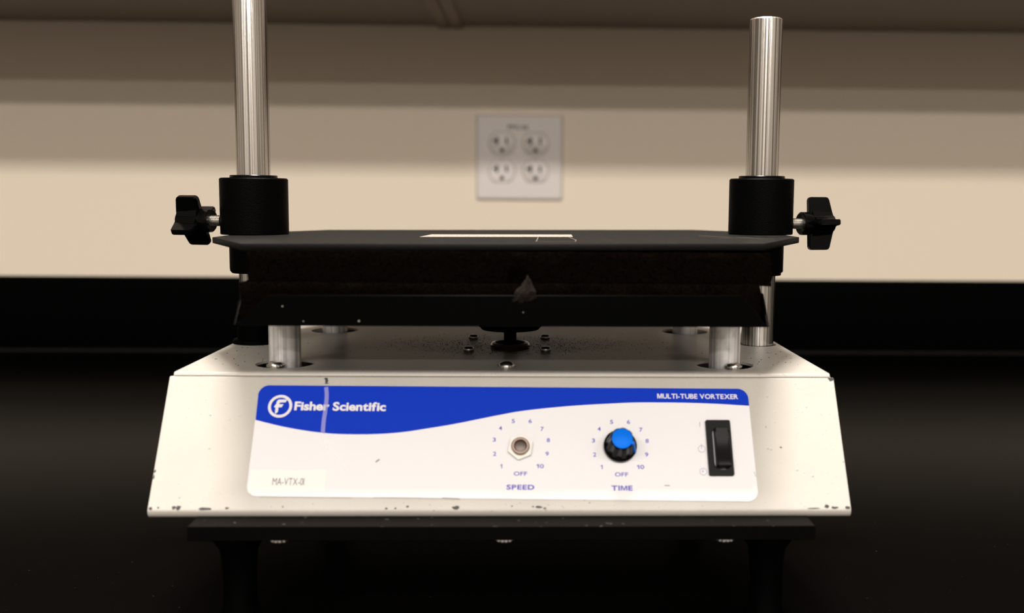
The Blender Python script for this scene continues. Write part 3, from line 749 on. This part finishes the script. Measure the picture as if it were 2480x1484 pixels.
# ------------------------------------------------------------------ controls
# speed spindle: hex nut, threaded bushing, shaft end (its knob is missing)
def PL(bm, prof, u, v, n=48): lathe(bm, [(r/1000, h/1000) for r, h in prof], pp(u, v, 0), NV, n, ref=(1, 0, 0))
CU, CV = 7.9, 36.5
bm = bmesh.new()
hx = [(CU+6.3*math.cos(math.radians(90+9+60*k)), CV+6.3*math.sin(math.radians(90+9+60*k))) for k in range(6)]
bm.free(); bm = flat(hx, .3, 2.1); bmesh.ops.bevel(bm, geom=bm.edges[:], offset=.0003, segments=2, affect='EDGES')
nut = child('speed_nut', bm, M['nut'], T, 25, label='bare silver hex nut in the middle of the speed dial')
bm = bmesh.new(); PL(bm, [(4.3, 1.9), (4.3, 3.6), (3.9, 4.0), (3.1, 4.0), (2.9, 3.7), (2.9, 1.9)], CU, CV); child('bushing', bm, M['bush'], nut)
bm = bmesh.new(); PL(bm, [(2.85, 1.9), (2.85, 2.35), (2.4, 2.6), (0, 2.6)], CU, CV); child('shaft_end', bm, M['shaft'], nut)
# time knob
KU, KV = 55.2, 36.0
bm = bmesh.new()
n = 72; rings = []
for r, h, fl_ in ((7.5, .31, 0), (7.9, .8, 0), (7.9, 2.6, 0), (7.2, 3.2, .0), (6.7, 4.0, .35), (5.6, 12.4, .35), (5.2, 13.0, 0), (4.95, 13.2, 0)):
    rg = []
    for k in range(n):
        a = 2*math.pi*k/n; rr = r-(fl_ if math.cos(a*9) < -.2 else 0)
        rg.append(bm.verts.new(pp(KU+rr*math.cos(a), KV+rr*math.sin(a), h)))
    rings.append(rg)
for a, b in zip(rings, rings[1:]):
    for k in range(n): bm.faces.new((a[k], a[(k+1) % n], b[(k+1) % n], b[k]))
bm.faces.new(rings[0][::-1]); bm.faces.new(rings[-1])
kn = child('time_knob', bm, M['knob'], T, 30, label='black fluted knob')
bm = bmesh.new(); PL(bm, [(4.85, 13.15), (4.85, 13.5), (4.6, 13.7), (0, 13.7)], KU, KV); cap = child('knob_cap', bm, M['blue_cap'], kn, label='bright blue round cap')
bm = bmesh.new()
ga = math.radians(24)
def kp(r, t_, h):
    return pp(KU+r*math.cos(ga)-t_*math.sin(ga), KV+r*math.sin(ga)+t_*math.cos(ga), h)
sec = [(4.6, 13.65), (5.9, 13.4), (6.3, 11.5), (8.0, 3.0), (8.0, .9), (5.0, .9)]
A = [bm.verts.new(kp(r, -.75, h)) for r, h in sec]; B = [bm.verts.new(kp(r, .75, h)) for r, h in sec]
bm.faces.new(A); bm.faces.new(B[::-1])
for i in range(len(sec)): bm.faces.new((A[i], A[(i+1) % len(sec)], B[(i+1) % len(sec)], B[i]))
bmesh.ops.bevel(bm, geom=bm.edges[:], offset=.0002, segments=2, affect='EDGES')
child('pointer', bm, M['blue_cap'], kn, label='bright blue pointer ridge')
# rocker switch
pts = rrect(96.75, 108.65, 22.85, 50.3, .9, 4)
inn = rrect(99.6, 107.6, 26.6, 47.4, 3.2, 6)
bm = bmesh.new()
def loops(hl):  # frame with an opening
    pass
tmp = bmesh.new(); es = []
for lp in (pts, inn):
    vs = [tmp.verts.new((x, y, 0)) for x, y in lp]; es += [tmp.edges.new((vs[i], vs[(i+1) % len(vs)])) for i in range(len(vs))]
bmesh.ops.triangle_fill(tmp, edges=es, use_beauty=True, normal=(0, 0, 1)); tmp.verts.index_update()
Tt = [bm.verts.new(pp(v.co.x, v.co.y, 1.7)) for v in tmp.verts]; Bt = [bm.verts.new(pp(v.co.x, v.co.y, .3)) for v in tmp.verts]
for f in tmp.faces:
    i = [v.index for v in f.verts]; bm.faces.new([Tt[k] for k in i]); bm.faces.new([Bt[k] for k in i[::-1]])
for e in tmp.edges:
    if len(e.link_faces) == 1:
        a, b = e.verts[0].index, e.verts[1].index; bm.faces.new((Tt[a], Tt[b], Bt[b], Bt[a]))
tmp.free()
sw = child('rocker_switch', bm, M['switch'], T, 40, label='black rectangular switch bezel')
bm = bmesh.new()
ru0, ru1 = 100.3, 107.1
prf = [(27.3, .4), (27.3, 4.3), (27.9, 5.0), (30, 4.7), (33, 4.1), (36.5, 3.9), (40, 4.4), (43, 5.2), (45.8, 6.2), (46.6, 5.8), (46.9, .4)]
A = [bm.verts.new(pp(ru0, v, h)) for v, h in prf]; B = [bm.verts.new(pp(ru1, v, h)) for v, h in prf]
bm.faces.new(A); bm.faces.new(B[::-1])
for i in range(len(prf)): bm.faces.new((A[i], A[(i+1) % len(prf)], B[(i+1) % len(prf)], B[i]))
cr = [e for e in bm.edges if (abs(e.verts[0].co.x-e.verts[1].co.x) < 1e-6) or (e.calc_face_angle(0) > .9)]
bmesh.ops.bevel(bm, geom=cr, offset=.0006, segments=3, affect='EDGES')
child('rocker', bm, M['rocker'], sw, 50)
bpy.data.meshes.remove(tm)
